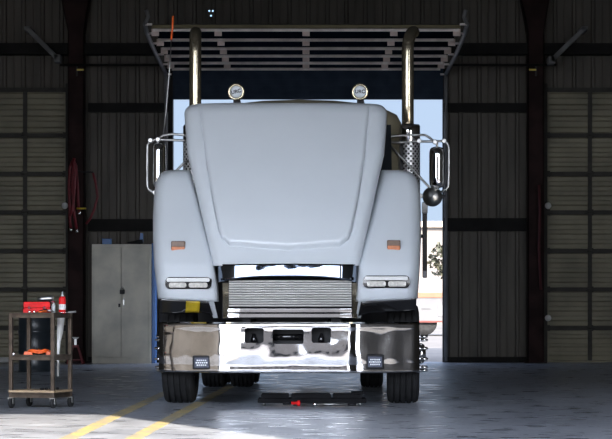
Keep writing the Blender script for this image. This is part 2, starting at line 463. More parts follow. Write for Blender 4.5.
# ---- hood
hL = [(104, 200), (104.6, 194), (106, 189.5), (109, 186.6), (113, 185.6), (130, 186.6), (155, 188.6), (172, 193), (220, 204), (250, 211), (266, 214.5)]
hR = [(104, 372), (104.6, 378), (106, 382), (109, 385), (113, 386), (130, 385), (155, 383), (172, 379), (220, 368.5), (250, 361.5), (266, 358.5)]
hY = [(103, 1.0), (120, .865), (140, .715), (160, .57), (180, .435), (200, .31), (220, .195), (235, .12), (250, .05), (266, -.02)]
cL = [(115, 201), (160, 206.5), (200, 213.5), (230, 219.5), (240, 223), (246, 229)]
cR = [(115, 368.5), (160, 364), (200, 357.5), (230, 351.5), (240, 347.5), (246, 342)]
def emboss(px, py):
    l = interp(cL, py); r = interp(cR, py)
    yb = interp([(222, 238), (230, 246), (288, 250), (340, 246), (350, 238)], px)
    d = min(px - l, r - px, (yb - py) * .8)
    db = (yb - py) * .8
    wd = 2.4 if d < db - .5 else 5.0
    return lerp(.022, .050, sstep((py - 110) / 130)) * sstep(d / wd) - .014 * math.exp(-((d + .6) / 1.1) ** 2)
rows = []; NU = 200
pys = [104, 104.6, 105.4, 106.4, 107.6, 109, 111, 113] + [113 + (266 - 113) * i / 110 for i in range(1, 111)]
for py in pys:
    l, r = interp(hL, py), interp(hR, py); row = []
    ly0 = interp(hY, py)
    edge_top = max(0, (113 - py) / 9.0); addt = .07 * (1 - math.sqrt(max(0, 1 - edge_top ** 2)))
    for i in range(NU + 1):
        u = i / NU; uu = .5 - .5 * math.cos(PI * u) if False else u
        px = lerp(l, r, uu); de = min(px - l, r - px); t = max(0, (9 - de) / 9.0)
        add = .09 * (1 - math.sqrt(max(0, 1 - min(1, t) ** 2)))
        crown = .05 * (2 * uu - 1) ** 2
        ly = ly0 + add + addt + crown - emboss(px, py)
        pyy = py + (0.9 * (2 * uu - 1) ** 4 if py < 113 else 0)
        row.append(T(px, pyy, ly))
    # side walls going back
    a = row[0]; b = row[-1]; dep = .45
    row = [Vector((a.x + .10, a.y + dep, a.z - .05)), Vector((a.x + .004, a.y + .1, a.z))] + row + [Vector((b.x - .004, b.y + .1, b.z)), Vector((b.x - .10, b.y + dep, b.z - .05))]
    rows.append(row)
top = [Vector((p.x * .985, p.y + .16, p.z - .02)) for p in rows[0]]
hood = MB().sheet([top] + rows).build('hood', 'white_paint', truck, solid=.012)
# ---- chrome nose band
rows = []
xs = [216.5, 219, 223, 228, 233, 234, 260, 290, 315, 342, 343, 348, 353, 356, 358]
plan = {216.5: .06, 219: .0, 223: -.04, 228: -.08, 233: -.118, 234: -.125, 260: -.145, 290: -.15, 315: -.145, 342: -.125, 343: -.118, 348: -.08, 353: -.04, 356: 0, 358: .06}
ptab = sorted(plan.items())
xs = [lerp(216.5, 358, i / 60) for i in range(61)]
for j in range(9):
    v = j / 8; row = []
    for px in xs:
        y0_ = 263.5 + .8 * abs(px - 287) / 70; y1_ = 276.5 + 6.5 * (abs(px - 287) / 71) ** 3
        ly = interp(ptab, px) - .0015 * math.sin(PI * v) + .045 - .018 * v
        row.append(T(px, lerp(y0_, y1_, v), ly))
    rows.append(row)
rows.append([Vector((p.x, p.y + .09, p.z + .01)) for p in rows[-1]])
nose = MB().sheet(rows).build('nose_band', 'nose_chrome', truck, solid=.008)
# ---- grille
gy = [(277, -.02), (318, .20)]
g = MB()
for k in range(11):
    py = 281.2 + 2.45 * k; ly = interp(gy, py)
    a, b = T(229, py, ly), T(351.5, py, ly)
    hh = .0095
    pr = [(0, -hh), (-.012, -hh * .6), (-.016, 0), (-.012, hh * .6), (0, hh), (.03, hh * .4), (.03, -hh * .4)]
    n = len(pr)
    V = [(a.x, a.y + d, a.z + z) for d, z in pr] + [(b.x, b.y + d, b.z + z) for d, z in pr]
    g.add(V, [(i, (i + 1) % n, n + (i + 1) % n, n + i) for i in range(n)] + [tuple(range(n)), tuple(range(2 * n - 1, n - 1, -1))])
grille = g.build('grille', 'alu_slat', truck)
tag(grille, label='aluminium grille slats')
fr = MB()
for (px0, px1) in ((222.5, 228.5), (352, 357)):
    fr = MB()
    a0, a1 = T(px0, 283, .03), T(px1, 283, .03); b0, b1 = T(px0 + .5, 318, .22), T(px1 + .5, 318, .22)
    fr.hexa([tuple(b0), tuple(b1), (b1.x, b1.y + .08, b1.z), (b0.x, b0.y + .08, b0.z), tuple(a0), tuple(a1), (a1.x, a1.y + .08, a1.z), (a0.x, a0.y + .08, a0.z)])
    fr.build('grille_frame', 'pipe_chrome', grille)
for (p0, p1) in ((308.7, 312.2), (313.8, 317.6)):
    a, b = T(228, p0, .13), T(352, p1, .14)
    MB().rbox(a.x, b.x, .12, .18, b.z, a.z, .008).build('lower_bar', 'chrome', grille)
a, b = T(222, 279, .26), T(357.5, 319, .26)
MB().box(a.x, b.x, .26, .29, b.z, a.z).build('radiator_screen', 'black_metal', grille)

# ---- fenders
foL = [(171, 170), (172, 165), (174, 161.5), (178, 158.5), (185, 156.3), (195, 155), (215, 154), (240, 154), (265, 155.2), (290, 158), (298, 158.7)]
foR = [(171, 403), (172, 408), (174, 412), (178, 415.5), (185, 418), (195, 419.3), (215, 420), (240, 420), (265, 419), (290, 417.3), (298, 416.8)]
fiL = [(171, 190), (220, 203), (266, 214.5), (285, 217), (298, 218)]
fiR = [(171, 382), (220, 369.5), (266, 358.5), (285, 357), (298, 356.5)]
fY = [(171, .82), (200, .60), (240, .28), (265, .10), (283, .03), (292, .05), (300, .09)]
def fender(fo, fi, side):
    rows = []; pys = [171, 171.4, 172, 173, 174.5, 176, 178, 181, 185] + [185 + (298.5 - 185) * i / 50 for i in range(1, 51)]
    for py in pys:
        o_, i_ = interp(fo, py), interp(fi, py); row = []
        ly0 = interp(fY, py) + .10 * (1 - math.sqrt(max(0, 1 - max(0, (185 - py) / 14.0) ** 2)))
        for k in range(37):
            u = (k / 36) ** 1.5; px = lerp(o_, i_, u); de = abs(px - o_)
            t = max(0, (11 - de) / 11.0); add = .16 * (1 - math.sqrt(max(0, 1 - t ** 2)))
            bul = -.05 * math.sin(PI * min(1, u)) * sstep((py - 171) / 60)
            din = abs(px - i_); gut = .05 * sstep((4 - din) / 4)
            pyy = py + (298.5 - py) * 0 + (3.0 * u if py > 290 else 0) * ((py - 290) / 8.5 if py > 290 else 0)
            row.append(T(px, pyy, ly0 + add + bul + gut))
        a = row[0]
        row = [Vector((a.x + side * -.06, a.y + .50, a.z)), Vector((a.x - side * -.0, a.y + .15, a.z))] + row
        rows.append(row)
    top = [Vector((p.x, p.y + .45, p.z - .05)) for p in rows[0]]
    return MB().sheet([top] + rows).build('fender', 'white_paint', truck, solid=.01)
fl = fender(foL, fiL, -1); frr = fender(foR, fiR, 1)
# black glossy lips under the fenders
def lip(pts_top, pts_bot, par):
    n = 24; rows = []
    for j in range(7):
        v = j / 6; row = []
        for i in range(n + 1):
            u = i / n
            t = (lerp(pts_top[0], pts_top[1], u), interp(pts_top[2], u)); b = (lerp(pts_bot[0], pts_bot[1], u), interp(pts_bot[2], u))
            px, py = lerp(t[0], b[0], v), lerp(t[1], b[1], v)
            ly = .075 + .088 * v - .01 * math.sin(PI * u)
            row.append(T(px, py, ly))
        rows.append(row)
    return MB().sheet(rows).build('fender_lip', 'black_gloss', par, solid=.004)
lip((160, 208.5, [(0, 298.5), (1, 301.5)]), (160.5, 213, [(0, 313), (.25, 314.3), (.6, 313), (.8, 312.5), (1, 315)]), fl)
lip((416.5, 361, [(0, 298), (1, 302)]), (416, 358, [(0, 311), (.25, 312), (.6, 312.5), (.8, 313), (1, 316)]), frr)
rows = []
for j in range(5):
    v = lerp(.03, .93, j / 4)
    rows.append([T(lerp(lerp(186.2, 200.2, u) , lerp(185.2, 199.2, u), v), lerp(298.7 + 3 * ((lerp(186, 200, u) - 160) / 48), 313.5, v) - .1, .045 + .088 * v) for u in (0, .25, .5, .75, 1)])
MB().sheet(rows).build('yellow_patch', 'patch_yellow', fl, solid=.002)  # yellow sheet set just in front of the left fender lip
# white inner edge strips that run down beside the grille
for par, (a, b) in ((fl, ((209.5, 300.5), (215.5, 318))), (frr, ((362.5, 300.5), (358, 318)))):
    s_ = 1 if par is fl else -1
    A, B = T(*a, .06), T(*b, .24)
    w = .035
    MB().hexa([(B.x - w * .6, B.y, B.z), (B.x + w * .6, B.y, B.z), (B.x + w * .6, B.y + .06, B.z), (B.x - w * .6, B.y + .06, B.z),
               (A.x - w * 1.1, A.y, A.z), (A.x + w * 1.1, A.y, A.z), (A.x + w * 1.1, A.y + .06, A.z), (A.x - w * 1.1, A.y + .06, A.z)]).build('inner_flange', 'white_paint', par)
# ---- headlights
for (x0, x1, y0, y1, mid) in ((165, 211.5, 277, 289, 187.5), (363, 410, 275.5, 288, 387)):
    ly = -.045
    a, b = T(x0, y0, ly), T(x1, y1, ly)
    hb = MB().rbox(a.x, b.x, ly, ly + .10, b.z, a.z, .045, 5).build('headlight', 'black_gloss', truck)
    a, b = T(x0 + 1.5, y0 + .8, ly - .012), T(x1 - 2, y0 + 4.8, ly - .012)
    MB().rbox(a.x, b.x, ly - .014, ly + .02, b.z, a.z, .015, 3).build('eyebrow', 'white', hb)
    for (p0, p1) in ((x0 + 4, mid - 1.2), (mid + 1.2, x1 - 4)):
        a, b = T(p0, y0 + 5.5, ly), T(p1, y1 - 1.2, ly)
        MB().rbox(a.x, b.x, ly - .01, ly + .03, b.z, a.z, .02, 4).build('lamp', 'lens', hb)
# ---- amber markers
for (x0, x1, y0, y1) in ((171, 185, 241, 252), (387, 400.5, 240, 251)):
    ly = .155
    a, b = T(x0, y0, ly), T(x1, y1, ly); zm = lerp(a.z, b.z, .52)
    mk = MB().rbox(a.x, b.x, ly, ly + .09, b.z, a.z, .012, 3).build('marker_light', 'amber_dark', truck)
    MB().rbox(a.x + .004, b.x - .004, ly - .006, ly + .02, b.z + .004, zm, .01, 3).build('lens', 'amber', mk)
# ---- bumper
def bump_y(x):
    ax = abs(x); f_ = -.10 + .47 * .035 * math.log(1 + math.exp(min(60, (ax - .63) / .035)))
    return f_ + (.06 * max(0, (ax - 1.19) / .06) ** 2 if ax > 1.19 else 0)
zt, zb = TZ(322.5, 0), TZ(373, 0)
xa, xb = TX(158.5, .2), TX(419.5, .2)
xsn = 120; rows = []
zprof = [(0, .06, 0), (0, .012, .004), (.02, -.008, .0), (.06, -.014, 0), (.12, -.010, 0), (.2, -.011, 0), (.35, -.016, 0), (.5, -.019, 0), (.65, -.0195, 0), (.8, -.017, 0), (.9, -.012, 0), (.95, -.018, 0), (.985, -.013, 0), (1, .01, 0), (1, .07, 0)]
xc = (xa + xb) / 2; hwid = (xb - xa) / 2
for v, dy, dz in zprof:
    row = []
    for i in range(xsn + 1):
        x = xa + (xb - xa) * i / xsn; xr = (x - xc) / hwid * 1.25
        dent = .012 * math.exp(-((xr - .86) / .10) ** 2 - ((v - .45) / .25) ** 2) + .009 * math.exp(-((xr + .78) / .14) ** 2 - ((v - .3) / .2) ** 2)
        dent += .010 * math.exp(-((xr - 1.08) / .07) ** 2 - ((v - .6) / .3) ** 2)
        row.append(Vector((x, bump_y(xr) + dy + dent, lerp(zt, zb, v) + dz)))
    rows.append(row)
bumper = MB().sheet(rows).build('bumper', 'bumper_chrome', truck, solid=.012, soff=-1)
def cut(target, x0, x1, y0, y1, r=.02):
    a, b = T(x0, y0, -.13), T(x1, y1, -.13)
    c = MB().rbox(a.x, b.x, -.3, .4, b.z, a.z, r, 4)
    me = bpy.data.meshes.new('cutter'); me.from_pydata(c.v, [], c.f)
    bm = bmesh.new(); bm.from_mesh(me); bmesh.ops.recalc_face_normals(bm, faces=bm.faces); bm.to_mesh(me); bm.free()
    co = bpy.data.objects.new('cutter', me); COL.objects.link(co); co.parent = truck
    md = target.modifiers.new('cut', 'BOOLEAN'); md.object = co; md.operation = 'DIFFERENCE'; md.solver = 'EXACT'
    return co
holes = [(244.5, 263.5, 328, 343, .025), (272.5, 303.5, 329.5, 344, .02), (311.5, 331, 327.5, 343, .025)]
cs = [cut(bumper, *h) for h in holes]
bpy.context.view_layer.update()
dg = bpy.context.evaluated_depsgraph_get()
me2 = bpy.data.meshes.new_from_object(bumper.evaluated_get(dg)); bumper.modifiers.clear(); bumper.data = me2; me2.set_sharp_from_angle(angle=math.radians(35))
for c in cs: bpy.data.objects.remove(c)
for k, (x0, x1, y0, y1, r) in enumerate(holes):
    a, b = T(x0 - 1, y0 - 1, .06), T(x1 + 1, y1 + 1, .06)
    pk = MB(); pk.box(a.x, b.x, .13, .14, b.z, a.z)
    pk.box(a.x, a.x + .01, .0, .13, b.z, a.z); pk.box(b.x - .01, b.x, .0, .13, b.z, a.z); pk.box(a.x, b.x, .0, .13, a.z - .01, a.z); pk.box(a.x, b.x, .0, .13, b.z, b.z + .01)
    pk.build('tow_pocket' if k != 1 else 'step_pocket', 'black_metal', bumper)
    if k != 1:
        cx_ = (a.x + b.x) / 2
        MB().lathe([(.028, b.z + .01), (.03, b.z + .05), (.022, b.z + .07), (.014, b.z + .10)], (cx_, .06, 0), 'z', 16).build('tow_pin', 'black_gloss', bumper)
    else:
        MB().tube([(a.x + .01, .05, (a.z + b.z) / 2), (b.x - .01, .05, (a.z + b.z) / 2)], .028, 14).build('step_tube', 'black_gloss', bumper)
MB().box(-.58, .58, .10, .13, zb + .03, zt - .06).build('bumper_backing', 'black_metal', bumper)
MB().box(-1.08, 1.08, 1.7, 1.74, .70, 1.7).build('firewall', 'black_metal', truck)  # firewall panel, added to block the daylight gap under the hood
# ---- fog lights
for (x0, x1, y0, y1) in ((192.5, 210.5, 355.5, 369.5), (366, 384, 354.5, 369)):
    ly = -.065
    a, b = T(x0, y0, ly), T(x1, y1, ly)
    fg = MB().rbox(a.x, b.x, ly, ly + .12, b.z, a.z, .014, 3).build('fog_light', 'black_metal', truck)
    dz = (a.z - b.z)
    lz = MB()
    for r_ in range(3):
        for c_ in range(6 if r_ == 1 else 5):
            xx = (a.x + b.x) / 2 + (c_ - (2.5 if r_ == 1 else 2)) * .0195; zz_ = (a.z + b.z) / 2 + .02 - r_ * .0225
            lz.lathe([(.0085, 0), (.0088, -.002), (.006, -.006), (.001, -.007)], (xx, ly - .004, zz_), 'y', 8)
    lz.build('led_array', 'led', fg)
    MB().rbox(a.x + .018, b.x - .018, ly - .005, ly + .01, b.z + .018, a.z - .02, .008, 2).build('lens', 'led_base', fg)

# ---- wheels
def wheel(name, x, y, r=.485, w=.30, out=-1, grooves=True, steer=False):
    h = w / 2; root = empty(name, (x, y, r)); root.parent = truck
    prof = [(r * .62, -h * .80), (r * .70, -h * .97), (r * .85, -h), (r * .95, -h * .93), (r * .985, -h * .80)]
    gs = [-.55, -.18, .18, .55]
    for g_ in gs:
        prof += [(r, h * (g_ - .06)), (r - .014, h * (g_ - .045)), (r - .014, h * (g_ + .045)), (r, h * (g_ + .06))]
    prof += [(r * .985, h * .80), (r * .95, h * .93), (r * .85, h), (r * .70, h * .97), (r * .62, h * .80)]
    t = MB().lathe(prof, (0, 0, 0), 'x', 56, False, False).build('tire', 'rubber', root)
    s = out
    rim = [(r * .63, -h * .8 * s), (r * .63, 0), (r * .55, h * .1 * s), (r * .54, h * .55 * s), (r * .63, h * .80 * s), (r * .645, h * .84 * s)]
    MB().lathe(rim, (0, 0, 0), 'x', 40, True, False).build('rim', 'chrome', root)
    x1 = h * (.86 if steer else .3) * s
    disc = [(.001, x1), (r * .36, x1), (r * .50, x1 - .02 * s), (r * .58, h * .05 * s)]
    MB().lathe(disc, (0, 0, 0), 'x', 32, True, False).build('rim_disc', 'chrome', root)
    hub = [(.10, x1), (.10, x1 + .05 * s), (.085, x1 + .075 * s), (.03, x1 + .09 * s), (.001, x1 + .09 * s)]
    MB().lathe(hub, (0, 0, 0), 'x', 24, True, False).build('hub_cap', 'chrome', root)
    for k in range(10):
        a = 2 * PI * (k + .5) / 10
        MB().lathe([(.020, x1), (.022, x1 + .03 * s), (.017, x1 + .06 * s), (.011, x1 + .105 * s), (.004, x1 + .11 * s)],
                   (0, .165 * math.cos(a), .165 * math.sin(a)), 'x', 10).build('lug_cover', 'chrome', root)
    return root
xl, xr = TX(176.8, .3), TX(403.3, .3)
wheel('front_wheel', xl, .76, w=.315, out=-1, steer=True); wheel('front_wheel', xr, .76, w=.315, out=1, steer=True)
for yy in (5.45, 6.75):
    for s in (-1, 1):
        wheel('rear_wheel', s * 1.09, yy, w=.27, out=s); wheel('rear_wheel', s * .76, yy, w=.27, out=-s)
    ax = MB(); ax.tube([(-.95, yy, .49), (.95, yy, .49)], .07, 14); ax.lathe([(.02, -.2), (.16, -.13), (.2, 0), (.16, .13), (.02, .2)], (0, yy, .5), 'y', 20)
    ax.build('rear_axle', 'black_metal', truck)
ax = MB(); ax.tube([(xl + .1, .76, .46), (xl + .4, .76, .40), (xr - .4, .76, .40), (xr - .1, .76, .46)], .055, 12); ax.build('front_axle', 'black_metal', truck)
for s in (-1, 1):
    r_ = MB(); r_.box(s * .43 - .04, s * .43 + .04, .25, 8.2, .72, .98); r_.build('frame_rail', 'black_metal', truck)
    for yy in (.3,):
        sp = MB()
        for k in range(3): sp.tube([(s * .43, .25, .60 - .02 * k), (s * .43, .76, .48 - .02 * k), (s * .43, 1.5, .62 - .02 * k)], .022, 8)
        sp.build('leaf_spring', 'black_metal', truck)
eng = MB(); eng.rbox(-.38, .38, .55, 2.0, .62, 1.75, .08); eng.build('engine', 'black_metal', truck)
MB().rbox(-.5, .5, .48, .55, .85, 1.75, .03).build('radiator', 'black_metal', truck)
# fuel tanks and steps
for s in (-1, 1):
    MB().lathe([(.05, 2.2), (.26, 2.22), (.28, 2.3), (.28, 3.7), (.26, 3.78), (.05, 3.8)], (s * .93, 0, .68), 'y', 28).build('fuel_tank', 'steel', truck)
# fifth wheel
fwp = MB(); fwp.lathe([(.45, 1.08), (.46, 1.12), (.44, 1.14)], (0, 6.1, 0), 'z', 32); fwp.box(-.45, .45, 5.9, 6.3, .98, 1.09)
fwp.build('fifth_wheel', 'black_metal', truck)

# ---- cab
LY = 2.15
cab_c = .0
def cab_ring(y, hw_, ztop, zsh, z0=.95, n=10):
    pts = [(-hw_, z0), (-hw_, zsh - .1)]
    for k in range(n + 1):
        t = k / n; a = PI * (1 - t); 
        x = hw_ * math.copysign(abs(math.cos(a)) ** .9, math.cos(a)); z = zsh - .1 + (ztop - zsh + .1) * abs(math.sin(a)) ** .9
        pts.append((x, z))
    pts += [(hw_, zsh - .1), (hw_, z0)]
    return [Vector((cab_c + x, y, z)) for x, z in pts]
zr = TZ(101.2, 2.8)
sec = [cab_ring(LY - .0, 1.0, 2.25, 2.1), cab_ring(LY + .02, 1.03, 2.35, 2.2), cab_ring(LY + .30, 1.06, zr - .06, zr - .22), cab_ring(LY + .45, 1.08, zr, zr - .15), cab_ring(LY + 1.2, 1.09, zr + .01, zr - .14), cab_ring(LY + 1.45, 1.08, zr - .04, zr - .2), cab_ring(LY + 1.5, 1.04, zr - .12, zr - .3)]
cb = MB().sheet(sec)
for s_ in (0, -1):
    o_ = len(cb.v); cb.add(sec[s_], [tuple(range(len(sec[s_])))])
cab = cb.build('cab', 'cab_paint', truck)
ws = MB(); 
ws.hexa([(-.98, LY - .05, 2.2), (.98, LY - .05, 2.2), (.98, LY + .05, 2.2), (-.98, LY + .05, 2.2), (-.97, LY + .14, 2.84), (.97, LY + .14, 2.84), (.97, LY + .32, 2.84), (-.97, LY + .32, 2.84)])
ws.build('windshield', 'dark_glass', cab)
for s in (-1, 1):
    MB().box(s * 1.06 - .04, s * 1.06 + .04, LY + .35, LY + 1.05, 2.1, 2.7).build('side_window', 'dark_glass', cab)
    MB().box(s * 1.075 - .04, s * 1.075 + .04, LY + .25, LY + 1.15, .95, 2.06).build('cab_door', 'cab_paint', cab)
# side fairing strip on the right
a, b = T(422.5, 204, 3.0), T(427.2, 278, 3.0)
sf = MB().rbox(a.x, b.x, 3.0, 3.12, b.z, a.z, .012).build('intake_snorkel', 'black_gloss', truck)
MB().rbox(a.x - .005, b.x + .005, 2.98, 3.10, a.z - .10, a.z + .02, .01).build('snorkel_cap', 'steel', sf)
MB().tube([(a.x + .02, 3.06, 1.7), (1.05, 3.06, 1.7)], .02, 8).build('snorkel_bracket', 'black_metal', sf)

# ---- round roof lights with lettered covers
def text_mesh(txt, size, m, parent, loc, rot=(PI / 2, 0, 0), thick=.002):
    cu = bpy.data.curves.new('lettering', 'FONT'); cu.body = txt; cu.size = size; cu.extrude = thick; cu.offset = size * .025
    cu.align_x = 'CENTER'; cu.align_y = 'CENTER'
    o = bpy.data.objects.new('lettering_src', cu); COL.objects.link(o)
    bpy.context.view_layer.update()
    me = bpy.data.meshes.new_from_object(o.evaluated_get(bpy.context.evaluated_depsgraph_get()))
    bpy.data.objects.remove(o)
    me.materials.clear(); me.materials.append(M[m])
    t = bpy.data.objects.new('lettering', me); COL.objects.link(t); t.parent = parent; t.location = loc; t.rotation_euler = rot
    return t
for px, tilt, txt in ((236.3, math.radians(14), 'URC'), (360.0, 0, 'URC')):
    c = T(px, 92, 2.35); ly = 2.35
    rl = empty('roof_light', (c.x, ly, c.z)); rl.parent = truck
    MB().lathe([(.001, .12), (.05, .10), (.082, .05), (.088, 0), (.09, -.02), (.084, -.032), (.066, -.034), (.062, -.022)], (0, 0, 0), 'y', 32, True, False).build('housing', 'pipe_chrome', rl)
    MB().lathe([(.063, -.018), (.060, -.028), (.04, -.034), (.001, -.036)], (0, 0, 0), 'y', 32, True, False).build('lens_cover', 'lens_cover', rl)
    text_mesh(txt, .052, 'letter', rl, (0, -.039, 0), (PI / 2, -tilt if tilt else 0, 0))
    MB().hexa([(-.035, -.0, -.15), (.055, -.0, -.15), (.055, .08, -.15), (-.035, .08, -.15), (-.03, 0, -.08), (.04, 0, -.08), (.04, .07, -.08), (-.03, .07, -.08)]).build('mount', 'black_metal', rl)

# ---- exhaust stacks
for s, shaft, bend in ((-1, 195.3, -.012), (1, 407.8, .075)):
    ly = 3.9; c = T(shaft, 100, ly); zt_ = TZ(24.5, ly)
    st = empty('exhaust_stack', (c.x, ly, 1.0)); st.parent = truck
    r = .067
    pts = [(0, 0, z) for z in (1.7, 2.2, 2.6, zt_ - 1.0 - .30)]
    for k in range(1, 9):
        a = PI / 2 * k / 8 * .95
        pts.append((bend * (1 - math.cos(a)), .22 * (1 - math.cos(a)), zt_ - 1.0 - .30 + .235 * math.sin(a)))
    MB().tube(pts, r, 24).build('pipe', 'pipe_chrome', st)
    mz = TZ(125, ly) - 1.0
    mf = MB().lathe([(.07, .25), (.125, .28), (.13, .32), (.13, mz - .20), (.132, mz - .19)], (0, 0, 0), 'z', 36, True, False).build('muffler', 'steel', st)
    MB().lathe([(.130, mz - .2), (.136, mz - .19), (.136, mz - .02), (.128, mz), (.07, mz + .005)], (0, 0, 0), 'z', 36, True, False).build('muffler_cap', 'chrome', st)
    # perforated heat shield with UVs
    rows = []; n = 40; za, zb_ = .5, mz - .19
    for j in range(2):
        rows.append([(.137 * math.cos(2 * PI * i / n), .137 * math.sin(2 * PI * i / n), (za, zb_)[j]) for i in range(n + 1)])
    sh = MB().sheet(rows).build('heat_shield', 'perforated', st)
    uvl = sh.data.uv_layers.new(name='UV')
    for poly in sh.data.polygons:
        for li in poly.loop_indices:
            co = sh.data.vertices[sh.data.loops[li].vertex_index].co
            an = (poly.index + (1 if math.atan2(co.y, co.x) % (2 * PI) > (poly.index + .5) * 2 * PI / n or (poly.index == n - 1 and co.x > 0 and abs(co.y) < .001) else 0)) / n
            uvl.data[li].uv = (an * 2 * PI * .137 * 2, co.z * 2)
    MB().box(-.05, .05, -.05, .05, -.05, .27).build('stack_bracket', 'black_metal', st)
    b_ = MB(); b_.tube([(0, .0, 1.2), (-s * .5, .12, 1.2), (-s * .75, .12, .0)], .03, 8); b_.build('stack_support', 'black_metal', st)

# ---- mirrors
def mirror(side, P):
    ly = 2.3
    q = lambda x, y, d=0: T(x, y, ly + d)
    root = empty('side_mirror', q(P['anchor'][0], P['anchor'][1])); root.parent = truck
    off = Vector(root.location)
    L_ = lambda pts: [p - off for p in pts]
    br = MB()
    for pl in P['tubes']:
        br.tube(L_([q(*p) for p in pl]), .013, 10)
    br.build('bracket', M['steel'], root)
    x0, x1, y0, y1 = P['head']
    a, b = q(x0, y0), q(x1, y1)
    hw_, hh = (b.x - a.x) / 2, (a.z - b.z) / 2; cx_, cz = (a.x + b.x) / 2, (a.z + b.z) / 2
    rows = []
    for j in range(25):
        v = -1 + 2 * j / 24; v = math.copysign(abs(v) ** .6, v); row = []
        he = hw_ * max(.02, 1 - abs(v) ** 9) ** .33
        for i in range(25):
            u = math.sin(-PI / 2 + PI * i / 24)
            y = .03 - .09 * math.sqrt(max(0, 1 - u * u)) * max(0, 1 - abs(v) ** 8) ** .5
            row.append(Vector((cx_ + he * u, ly + y, cz + hh * v)) - off)
        row = [row[0] + Vector((0, .03, 0))] + row + [row[-1] + Vector((0, .03, 0))]
        rows.append(row)
    mb = MB().sheet(rows)
    mb.build('mirror_shell', 'chrome', root)
    MB().rbox(a.x - off.x + .01, b.x - off.x - .01, .04, .055, b.z - off.z + .01, a.z - off.z - .01, .03).build('mirror_glass', 'dark_glass', root)
    if 'disc' in P:
        c = q(*P['disc']) - off
        MB().lathe([(.001, -.05), (.05, -.04), (.09, -.015), (.105, .02), (.1, .03), (.001, .03)], (c.x, 0, c.z), 'y', 28, True, False).build('convex_mirror', 'steel', root)
    for p in P['clamps']:
        c = q(*p) - off
        MB().lathe([(.02, -.025), (.026, -.02), (.026, .02), (.02, .025)], (c.x, c.y, c.z), 'y', 12).build('clamp', 'steel', root)
    return root
mirror(-1, dict(anchor=(190, 142), head=(151.8, 165.5, 142, 187.5),
    tubes=[[(192, 142), (183, 140.5), (170, 140), (156, 139.5), (150, 141), (147.3, 145), (147, 170), (147.3, 186), (149, 190), (154, 193), (157, 193)],
           [(192, 138), (184, 135), (172, 134), (163, 135.5), (158, 139)],
           [(158, 139), (158, 146)], [(157, 193), (158, 186)], [(192, 158), (183, 164), (177, 170), (158, 192)]],
    clamps=[(158, 139.5), (155, 192.5), (150.5, 140.5)]))
mirror(1, dict(anchor=(388, 141), head=(429.3, 444.8, 146.5, 188), disc=(432.5, 196.5),
    tubes=[[(386, 142), (400, 142.5), (415, 141.5), (432, 141.5), (443, 141), (447.3, 143), (449, 148), (449, 170), (448.6, 186), (446, 190), (438, 193)],
           [(386, 140), (392, 136), (410, 135), (425, 135), (430, 138), (434, 141.5)],
           [(388, 143), (400, 156), (415, 172), (430, 188), (433, 192)], [(437, 141.5), (437, 148)], [(438, 193), (438, 186)],
           [(419, 196.5), (445, 196)]],
    clamps=[(419, 141), (435, 142), (444, 141), (420.5, 196)]))
# ---- whip antenna clamped to the left mirror bracket
an = MB(); an.tube([T(163, 136, 2.3), T(166, 112, 2.3), T(169.5, 70, 2.3), T(171.3, 40, 2.3)], .0065, 6)
ant = an.build('antenna', 'steel', truck)
MB().tube([T(171.3, 40, 2.3), T(172.5, 28, 2.3), T(173, 16, 2.3)], .011, 6).build('antenna_tip', 'orange', ant)

# ================================================================== things around the truck
# ---- rolling shop cart
A = Vector((WX(53.5, 22.5), 22.5, 0)); AB = Vector((-.43, .15, 0)); AC = Vector((.135, .387, 0))
ang = math.atan2(-AB.y, -AB.x)       # local x axis runs from B to A
cart = empty('shop_cart', A + (AB + AC) / 2, ang, label='narrow three-shelf steel tool cart on casters, left of the truck', cat='tool cart')
lx, lyy = AB.length / 2, AC.length / 2
def cshelf(z, m, name, tray=True, parent=cart):
    mb = MB(); mb.box(-lx, lx, -lyy, lyy, z, z + .012)
    t = .012
    for (a, b, c, d) in ((-lx, lx, -lyy, -lyy + t), (-lx, lx, lyy - t, lyy), (-lx, -lx + t, -lyy, lyy), (lx - t, lx, -lyy, lyy)):
        mb.box(a, b, c, d, z - .028, z + .02)
    return mb.build(name, m, parent)
cshelf(.868, 'cart_steel', 'shelf'); cshelf(.475, 'cart_steel', 'shelf'); cshelf(.125, 'cart_steel', 'shelf')
bd = MB().box(-lx - .004, lx + .004, -lyy - .004, lyy + .004, .147, .166).build('wooden_board', 'wood', cart)
for sx in (-1, 1):
    for sy in (-1, 1):
        x, y = sx * (lx - .014), sy * (lyy - .014)
        MB().box(x - .017, x + .017, y - .017, y + .017, .095, .885).build('post', 'cart_steel', cart, bevel=.003)
        cs_ = MB(); cs_.lathe([(.045, -.015), (.05, -.01), (.05, .01), (.045, .015)], (x, y + .01, .05), 'x', 20)
        c_ = cs_.build('caster', 'rubber', cart)
        fk = MB(); fk.box(x - .026, x - .018, y - .01, y + .03, .04, .097); fk.box(x + .018, x + .026, y - .01, y + .03, .04, .097); fk.box(x - .026, x + .026, y - .02, y + .035, .09, .098)
        fk.build('caster_fork', 'steel', c_)
def CP(px, py_or_z, D):   # world point helper for things on the cart
    return Vector((WX(px, D), D, py_or_z))
ZS = .881
